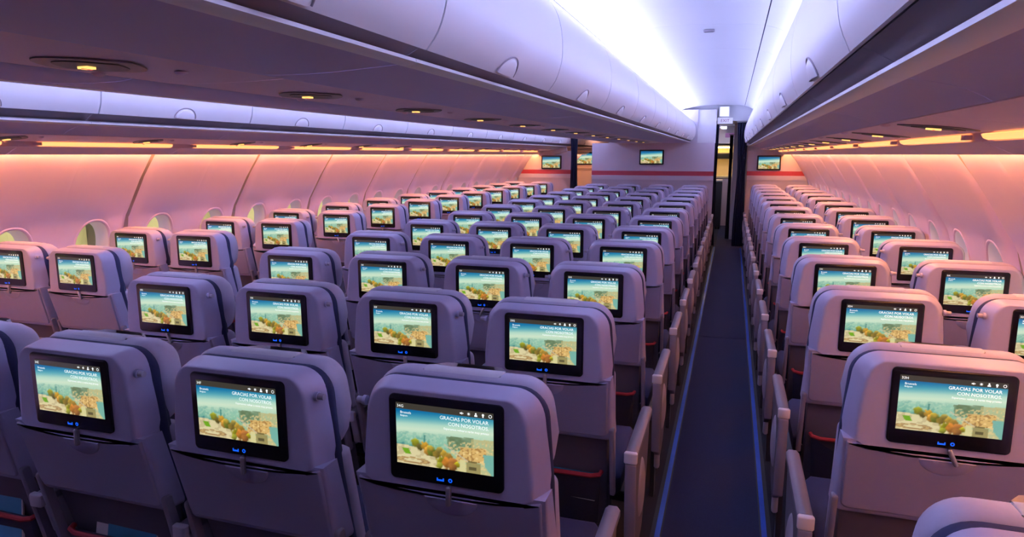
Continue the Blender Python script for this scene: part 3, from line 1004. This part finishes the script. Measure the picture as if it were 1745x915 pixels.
def make_seat(x, y, rownum, letter, label, group, detail):
    e = empty('passenger_seat', (x, y + random.uniform(-0.004, 0.004), 0))
    tag(e, label, 'seat', group)
    tilt = random.uniform(-0.004, 0.006)
    def P(nm, parent=None, loc=(0, 0, 0), rot=None, name=None):
        return obj(name or nm, S[nm], parent or e, loc, rot)
    sh = P('back_shell')
    kside = {'A': 1, 'C': -1, 'D': 1, 'E': 1, 'F': 1, 'G': -1, 'H': 1, 'K': -1}[letter]
    if detail > 0:
        hk = P('coat_hook', sh, (kside * 0.207, 0.024, 1.06), (0, 0, 0 if kside > 0 else math.pi))
        P('hook_collar', sh, (kside * 0.203, 0.024, 1.06), (0, 0, 0 if kside > 0 else math.pi))
    P('lower_shell')
    ty = P('tray_table')
    if detail > 0:
        P('latch_dish', ty)
        a = random.choice([0, 0, 0.0, 0.05, -0.45, 0.5]) if detail < 3 else 0.03
        P('latch', ty, (0.010, -0.001, 0.896), (0, a, 0))
    P('navy_trim')
    hd = P('headrest'); P('headrest_cover', hd)
    P('back_cushion'); P('seat_cushion'); P('lower_panel')
    pk = P('literature_pocket'); P('pocket_bar', pk)
    P('seat_beam')
    P('leg', None, (-0.16, 0, 0)); P('leg', None, (0.16, 0, 0))
    for s in (-1, 1):
        o = P('tray_arm', None, (s * 0.2215, 0, 0)); o.rotation_euler = (0, 0, 0)
    mo = P('monitor', None, (DX + 0.002, 0, 0))
    P('display', mo, (-0.002, -0.0062, DZ))
    ZT = -0.0068
    obj('seat_number', seat_number('%d%s' % (rownum, letter)), mo, (-0.002, ZT, DZ))
    P('message', mo, (-0.002, ZT, DZ)); P('place_name', mo, (-0.002, ZT, DZ))
    for i in range(5):
        obj('menu_icon', S['menu_icon'][i], mo, (-0.002 + HW - 0.0700 + 0.0158 * i, ZT, DZ + iz))
    if detail > 0:
        P('port_light', mo, (-0.012, -0.0060, 0.914)); jk = P('jack_light', mo, (0.011, -0.0060, 0.9145))
        P('jack_hole', mo, (0.011, -0.0063, 0.9145))
    # armrests
    sides = {'A': [(1, 0)], 'C': [(1, 1)], 'D': [(1, 0)], 'E': [(1, 0)], 'F': [(1, 0)], 'G': [(1, 1)], 'H': [(1, 0), (-1, 1)], 'K': []}[letter]
    for s, aisle in sides:
        ax = s * (0.2855 if aisle else (0.2525 if letter == 'A' else 0.2592))
        a = P('armrest', None, (ax, 0, 0)); P('armrest_cap' if aisle else 'armrest_tip', a, name='armrest_cap')
        if aisle:
            ep = P('end_panel', None, (ax, 0, 0)); P('end_edge', ep)
            P('oval_cover', ep, (s * 0.011, 0.25, 0.43), (0, s * math.pi / 2, 0)).rotation_euler = Matrix(((0, 0, s), (s, 0, 0), (0, 1, 0))).to_euler()
            P('end_leg', None, (ax - s * 0.02, 0, 0)); P('foot_cover', None, (ax, 0, 0))
        else:
            P('armrest_support', a)
    return e


SX = {'G': -0.5506, 'F': -1.0690, 'E': -1.5874, 'D': -2.1058, 'H': 0.5233, 'K': 1.0412, 'C': -3.2000, 'A': -3.7050}
WHERE = {'D': 'beside the left aisle', 'E': 'second from the left aisle', 'F': 'second from the right aisle', 'G': 'beside the right aisle',
         'A': 'next to the left windows', 'C': 'beside the left aisle', 'H': 'beside the right aisle', 'K': 'next to the right windows'}
FIX = {('G', 1): -0.025, ('F', 1): 0.018, ('E', 1): 0.012, ('G', 2): -0.012, ('G', 3): 0.03, ('F', 0): -0.006, ('E', 0): -0.008, ('H', 2): 0.015, ('H', -1): -0.05}
for k in range(13):
    for L in 'DEFG':
        make_seat(SX[L], 1.238 + PITCH_ROW * k + FIX.get((L, k), 0), 34 - k, L,
                  'grey seat with lit screen, %s centre row from camera, %s' % (ordinal(k + 1), WHERE[L]), 'seats of the centre block', 3 if k == 0 else (1 if k < 9 else 0))
for k in range(12):
    for L in 'AC':
        make_seat(SX[L], 2.580 + PITCH_ROW * k, 32 - k, L,
                  'grey seat with lit screen, %s left-block row from camera, %s' % (ordinal(k + 1), WHERE[L]), 'seats of the left block', 1 if k < 8 else 0)
for k in range(-1, 13):
    for L in 'HK':
        if L == 'K' and k < 1:
            continue
        make_seat(SX[L] - (0.035 if k < 0 else 0), 1.7786 + PITCH_ROW * k + FIX.get((L, k), 0), 33 - k, L,
                  'grey seat with lit screen, %s right-block row from camera, %s' % (ordinal(k + 2), WHERE[L]), 'seats of the right block', 1 if k < 9 else 0)


# ------------------------------------------------------------------ leaflets and magazines in the pockets
def leaflet(x, y, label, dx, w, h, top, lean, blue):
    e = empty('leaflet', (x + dx, y + 0.085, 0.43))
    e.rotation_euler = (math.radians(-9), math.radians(lean), 0)
    tag(e, label, 'leaflet')
    H = top - 0.43
    v, f = box_vf(-w / 2, w / 2, 0.0, 0.006, 0.0, H)
    obj('pages', mesh('pages', v, f, M['paper']), e)
    if blue:
        v, f = box_vf(-w * 0.30, w / 2 - 0.004, -0.0012, -0.0002, 0.01, H - 0.05)
        obj('blue_print', mesh('blue_print', v, f, M['paperblue']), e)
    v, f = box_vf(-w / 2 + 0.006, w / 2 - 0.006, 0.006, 0.011, 0.0, H + 0.03)
    obj('second_sheet', mesh('second_sheet', v, f, M['paper']), e)
    v, f = box_vf(-w / 2, w / 2, -0.0014, -0.0002, H - 0.012, H - 0.009)
    obj('red_line', mesh('red_line', v, f, M['red']), e)


def sy(L, k):
    return {'D': 1.238, 'E': 1.238, 'F': 1.238, 'G': 1.238, 'A': 2.58, 'C': 2.58, 'H': 1.7786, 'K': 1.7786}[L] + PITCH_ROW * k


for L, k, dx, w, top, lean, blue, lab in [
    ('E', 0, 0.00, 0.22, 0.655, 3, True, 'white and blue leaflet in pocket of first centre row, second from left aisle'),
    ('D', 0, 0.02, 0.22, 0.650, -4, True, 'white and blue leaflet in pocket at lower left corner'),
    ('F', 0, 0.00, 0.22, 0.665, 3, False, 'white leaflet in pocket of first centre row, second from right aisle'),
    ('G', 1, 0.06, 0.20, 0.655, 3, True, 'leaflet in pocket of second centre row, beside right aisle'),
    ('C', 0, 0.02, 0.20, 0.665, 2, True, 'leaflet in pocket of first left-block seat beside left aisle'),
    ('A', 0, 0.02, 0.20, 0.665, -3, False, 'leaflet in pocket of first left-block seat next to windows'),
    ('H', 0, 0.03, 0.20, 0.665, 2, False, 'white leaflet in pocket of second right-block row beside right aisle'),
    ('F', 1, 0.02, 0.20, 0.655, -3, True, 'leaflet in pocket of second centre row, second from right aisle'),
]:
    leaflet(SX[L], sy(L, k), lab, dx, w, 0.2, top, lean, blue)


# ------------------------------------------------------------------ bulkheads at the front, with monitors
def wall_monitor(x, y, z, w, h, label):
    e = empty('wall_monitor', (x, y, z))
    tag(e, label, 'monitor', 'monitors on the front bulkheads')
    o = fillet([(-w / 2, -h / 2, 0.01), (w / 2, -h / 2, 0.01), (w / 2, h / 2, 0.01), (-w / 2, h / 2, 0.01)], 3)
    obj('monitor_frame', loft_xz('monitor_frame', o, [(0.004, -0.035), (0.0, -0.030), (0.0, 0.0)], M['bezel']), e)
    obj('display', display_mesh('display', w - 0.05, h - 0.05, 60, 38, False), e, (0, -0.0365, 0))


def bulkhead(name, x0, x1, y, ztop, cut=None):
    """x0..x1 panel with a red stripe and a ledge; cut = wall side whose curve limits it"""
    e = empty(name, (0, y, 0)); tag(e, kind='structure')
    def edge(x, z, s):
        if cut == s:
            h = half_at(min(max(z, 0.0), 1.67)) - 0.004
            return CX + s * h
        return x
    def slab(nm, za, zb, ya, yb, m, n=6):
        v = []
        for i in range(n + 1):
            z = za + (zb - za) * i / n
            a = edge(x0, z, -1); b = edge(x1, z, 1)
            v += [(a, ya, z), (b, ya, z), (b, yb, z), (a, yb, z)]
        f = []
        for i in range(n):
            for j in range(4):
                k = (j + 1) % 4
                f.append((i * 4 + j, i * 4 + k, (i + 1) * 4 + k, (i + 1) * 4 + j))
        f += [(3, 2, 1, 0), (n * 4, n * 4 + 1, n * 4 + 2, n * 4 + 3)]
        obj(nm, mesh(nm, v, f, m), e)
    slab('upper_panel', 1.316, ztop, 0.0, 0.03, M['bulk'])
    slab('red_stripe', 1.240, 1.316, -0.002, 0.03, M['stripe'])
    slab('ledge', 1.165, 1.240, -0.014, 0.03, M['bulk'])
    slab('lower_panel', 0.0, 1.165, 0.0, 0.03, M['bulk2'])
    return e


bulkhead('wall_front_centre', CX - 1.04, CX + 1.045, 12.0, 1.795)
bulkhead('wall_front_right', CX + 1.585, CX + 2.6, 12.5, 1.665, 1)
bulkhead('wall_front_left', CX - 2.6, CX - 1.50, 12.5, 1.665, -1)
for s, nm in ((1, 'right'), (-1, 'left')):      # top of side bulkheads, up to the bins
    o = struct('wall_front_%s_top' % nm, sheet('bulkhead_top', [(CX + s * h, z) for h, z in ((1.60, 1.66), (1.62, 1.75))], 12.45, 12.5, M['bulk'], 0.3, side=-s))
wall_monitor(CX + 0.005, 12.0, 1.553, 0.415, 0.255, 'black monitor showing the landscape on the centre bulkhead')
wall_monitor(-3.245, 12.5, 1.454, 0.385, 0.25, 'black monitor showing the landscape on the left bulkhead')
wall_monitor(0.60, 12.5, 1.458, 0.385, 0.25, 'black monitor showing the landscape on the right bulkhead')


# curtains: pleated navy cloth
def curtain(x0, x1, y, z0, z1, label, pinch=0.0, pleats=5, zp=1.2, lean=0.0):
    n = pleats * 6; m = 14; v = []; f = []
    for j in range(m + 1):
        z = z0 + (z1 - z0) * j / m
        t = max(0.0, 1 - abs(z - zp) / 0.9)
        wsc = 1 - pinch * t
        for i in range(n + 1):
            u = i / n
            xm = (x0 + x1) / 2 + lean * (z - z0) / (z1 - z0)
            x = xm + (u - 0.5) * (x1 - x0) * wsc
            v.append((x, y + 0.028 * math.sin(u * pleats * 2 * math.pi) + 0.006 * math.sin(7 * z + 9 * u), z))
    for j in range(m):
        for i in range(n):
            f.append((j * (n + 1) + i, j * (n + 1) + i + 1, (j + 1) * (n + 1) + i + 1, (j + 1) * (n + 1) + i))
    e = empty('curtain', (0, 0, 0)); tag(e, label, 'curtain', 'navy curtains at the cabin dividers')
    me = mesh('cloth', v, f, M['curtain'], 60)
    o = obj('cloth', me, e)
    md = o.modifiers.new('thickness', 'SOLIDIFY'); md.thickness = 0.006
    obj('curtain_rod', tube_mesh('curtain_rod', [(x0 - 0.02, y, z1 + 0.01), (x1 + 0.02, y, z1 + 0.01)], 0.008, M['metal']), e)


curtain(-0.325, -0.235, 12.20, 0.03, 2.10, 'narrow navy curtain beside the centre bulkhead, right aisle', 0.25, 3, 1.2)
curtain(0.065, 0.25, 12.22, 0.03, 2.13, 'navy curtain gathered beside the right bulkhead', 0.35, 5, 1.3)
curtain(-2.845, -2.685, 12.30, 0.03, 1.90, 'navy curtain gathered beside the left bulkhead', 0.35, 4, 1.55)
curtain(-0.055, 0.005, 13.3, 0.03, 1.95, 'distant dark curtain beside the galley', 0.2, 3, 1.2)

# ------------------------------------------------------------------ front vestibule seen through the right aisle
hdr = empty('trim_6'); tag(hdr, kind='structure')
for s in (1, -1):
    xs = sorted((CX + s * 0.45, CX + s * (1.75 if s > 0 else 1.48)))
    obj('header', box_mesh('header', xs[0], xs[1], 12.26, 12.30, 2.16, 2.45, M['ceil']), hdr)
    obj('lowered_ceiling', box_mesh('lowered_ceiling', xs[0], xs[1], 12.30, Y_FRONT, 2.16, 2.19, M['ceil']), hdr)
obj('bin_end', box_mesh('bin_end', CX - 0.75, CX + 0.75, 12.112, 12.14, 1.79, 2.35, M['bulk']), hdr)
obj('aisle_side_panel', box_mesh('aisle_side_panel', CX + 0.60, CX + 1.05, 12.142, 12.16, 1.79, 2.35, M['white']), hdr)
obj('ceiling_infill', box_mesh('ceiling_infill', CX - 0.47, CX + 0.47, Y_BACK, 12.3, 2.34, 2.36, M['gap']), hdr)
for s in (1,):
    xs = sorted((CX + s * 1.55, CX + s * 2.2))
    obj('bin_end', box_mesh('bin_end', xs[0], xs[1], 12.112 if s > 0 else 12.112, 12.13, 1.75, 2.25, M['bulk']), hdr)

e = empty('emergency_light_box', (-0.165, 12.19, 2.22)); tag(e, 'bright white box above the exit sign', 'light box')
obj('housing', bevel_box('housing', -0.085, 0.085, -0.03, 0.06, 0.0, 0.185, 0.012, M['white']), e)
obj('lens', box_mesh('lens', -0.07, 0.07, -0.034, -0.03, 0.015, 0.17, M['box']), e)
e = empty('exit_sign', (-0.150, 12.20, 2.11)); tag(e, 'small pale sign reading EXIT above the right aisle', 'sign')
obj('housing', bevel_box('housing', -0.125, 0.125, -0.02, 0.03, 0.0, 0.105, 0.008, M['exit']), e)
obj('lettering', text_mesh('lettering', [('EXIT', 0.0, 0.030, 0.070, 'CENTER')], M['exittext']), e, (0, -0.022, 0))
e = empty('hanging_sign', (-0.045, 14.2, 1.93)); tag(e, 'small magenta sign hanging beyond the exit sign', 'sign')
obj('face', bevel_box('face', -0.11, 0.11, -0.015, 0.015, 0.0, 0.085, 0.006, M['magenta']), e)
obj('bracket', box_mesh('bracket', -0.09, 0.09, -0.006, 0.006, 0.085, 0.23, M['white']), e)

# galley block with a lit recess
g = empty('galley', (-0.02, 16.0, 0)); tag(g, 'warm lit galley unit with dark oven seen down the right aisle', 'galley')
obj('left_side', box_mesh('left_side', -0.62, -0.58, 0, 0.6, 0, 2.16, M['cream']), g)
obj('right_side', box_mesh('right_side', 0.08, 0.10, 0, 0.6, 0, 2.16, M['bulk']), g)
obj('back', box_mesh('back', -0.58, 0.08, 0.56, 0.6, 0, 2.16, M['cream']), g)
obj('worktop', box_mesh('worktop', -0.58, 0.08, 0.0, 0.56, 1.08, 1.12, M['cream']), g)
obj('upper_shelf', box_mesh('upper_shelf', -0.58, 0.08, 0.05, 0.56, 1.78, 1.80, M['cream']), g)
obj('upper_cupboard', box_mesh('upper_cupboard', -0.58, 0.08, 0.0, 0.56, 1.84, 2.16, M['white']), g)
ov = obj('oven', bevel_box('oven', -0.56, 0.06, 0.3, 0.55, 1.50, 1.64, 0.01, M['dark']), g)
obj('oven_glass', box_mesh('oven_glass', -0.50, 0.0, 0.294, 0.3, 1.52, 1.62, M['bezel']), ov)
obj('lower_cupboard', box_mesh('lower_cupboard', -0.58, 0.08, 0.02, 0.5, 0.0, 1.07, M['bulk2']), g)
obj('lamp', box_mesh('lamp', -0.5, 0.0, 0.1, 0.2, 1.745, 1.765, M['galleylamp']), g)

e = empty('galley_trolley', (-0.18, 15.2, 0)); tag(e, 'dark catering trolley standing before the galley', 'trolley')
obj('body', bevel_box('body', -0.15, 0.0, 0, 0.4, 0.06, 1.02, 0.012, M['dark']), e)
obj('top', bevel_box('top', -0.16, 0.01, -0.01, 0.41, 1.02, 1.06, 0.008, M['metal']), e)
obj('wheel', tube_mesh('wheel', [(-0.1, 0.05, 0.035), (-0.07, 0.05, 0.035)], 0.035, M['black'], 12), e)
obj('wheel', tube_mesh('wheel', [(-0.05, 0.05, 0.035), (-0.02, 0.05, 0.035)], 0.035, M['black'], 12), e)
for i, (x0, x1, y, zt) in enumerate(((-0.40, -0.36, 13.5, 2.16), (0.01, 0.11, 13.4, 2.16))):
    struct('wall_vestibule_%d' % (i + 1), box_mesh('partition', x0, x1, y, y + 2.0, 0.0, zt, M['white']))
# forward cabin glimpsed through the left aisle
o = struct('wall_forward_left', box_mesh('partition', CX - 2.6, CX - 0.4, 17.0, 17.03, 0.0, 2.2, M['bulk']))
obj('red_stripe', box_mesh('red_stripe', CX - 2.6, CX - 0.4, 16.985, 17.0, 1.20, 1.26, M['strip']), o)
wall_monitor(-3.55, 17.0, 1.50, 0.46, 0.30, 'black monitor on the farther bulkhead behind the left curtain')
for k, xx in enumerate((-3.45, -2.95)):
    pass


def forward_lamps():
    e = empty('ceiling_lamp', (CX - 1.12, 14.6, 2.14)); tag(e, 'amber ceiling lamp of the forward cabin on the left', 'lamp')
    obj('housing', box_mesh('housing', -0.32, 0.32, -0.62, 0.62, 0.005, 0.02, M['white']), e)
    obj('diffuser', box_mesh('diffuser', -0.3, 0.3, -0.6, 0.6, 0.0, 0.006, mat('forward_lamp', (0.8, 0.7, 0.6), 0.5, emit=(1.0, 0.45, 0.32), strength=7)), e)
    e = empty('ceiling_lamp', (-0.1, 14.9, 2.14)); tag(e, 'white ceiling lamp of the vestibule beyond the exit sign', 'lamp')
    obj('housing', box_mesh('housing', -0.17, 0.17, -0.62, 0.62, 0.005, 0.02, M['white']), e)
    obj('diffuser', box_mesh('diffuser', -0.15, 0.15, -0.6, 0.6, 0.0, 0.006, mat('vestibule_lamp', (0.8, 0.8, 0.8), 0.5, emit=(0.7, 0.68, 1.0), strength=7)), e)


forward_lamps()

# small vents in the right-aisle ceiling
for (x, y, w) in ((-0.33, 2.55, 'nearer'), (-0.19, 4.85, 'farther')):
    e = empty('ceiling_vent', (x, y, 2.408)); tag(e, 'small flat vent in the white ceiling, the %s of two' % w, 'vent')
    obj('frame', bevel_box('frame', -0.035, 0.035, -0.018, 0.018, -0.006, 0.006, 0.002, M['strip']), e)
    obj('grille', box_mesh('grille', -0.028, 0.028, -0.012, 0.012, -0.0075, -0.006, M['lower']), e)

# ------------------------------------------------------------------ outside the left windows: a pale terminal front with dark columns
b = empty('terminal_building', (-11.0, 14.0, 0)); tag(b, 'pale sunlit building with dark columns seen through the left windows', 'building')
obj('facade', box_mesh('facade', -1.0, 0.0, -16, 30, -4, 6.5, M['facade']), b)
cmesh = box_mesh('column', 0.0, 0.25, -0.16, 0.16, -4, 6.5, M['facadedark'])
for k in range(14):
    obj('column', cmesh, b, (0, -14 + 3.1 * k, 0))
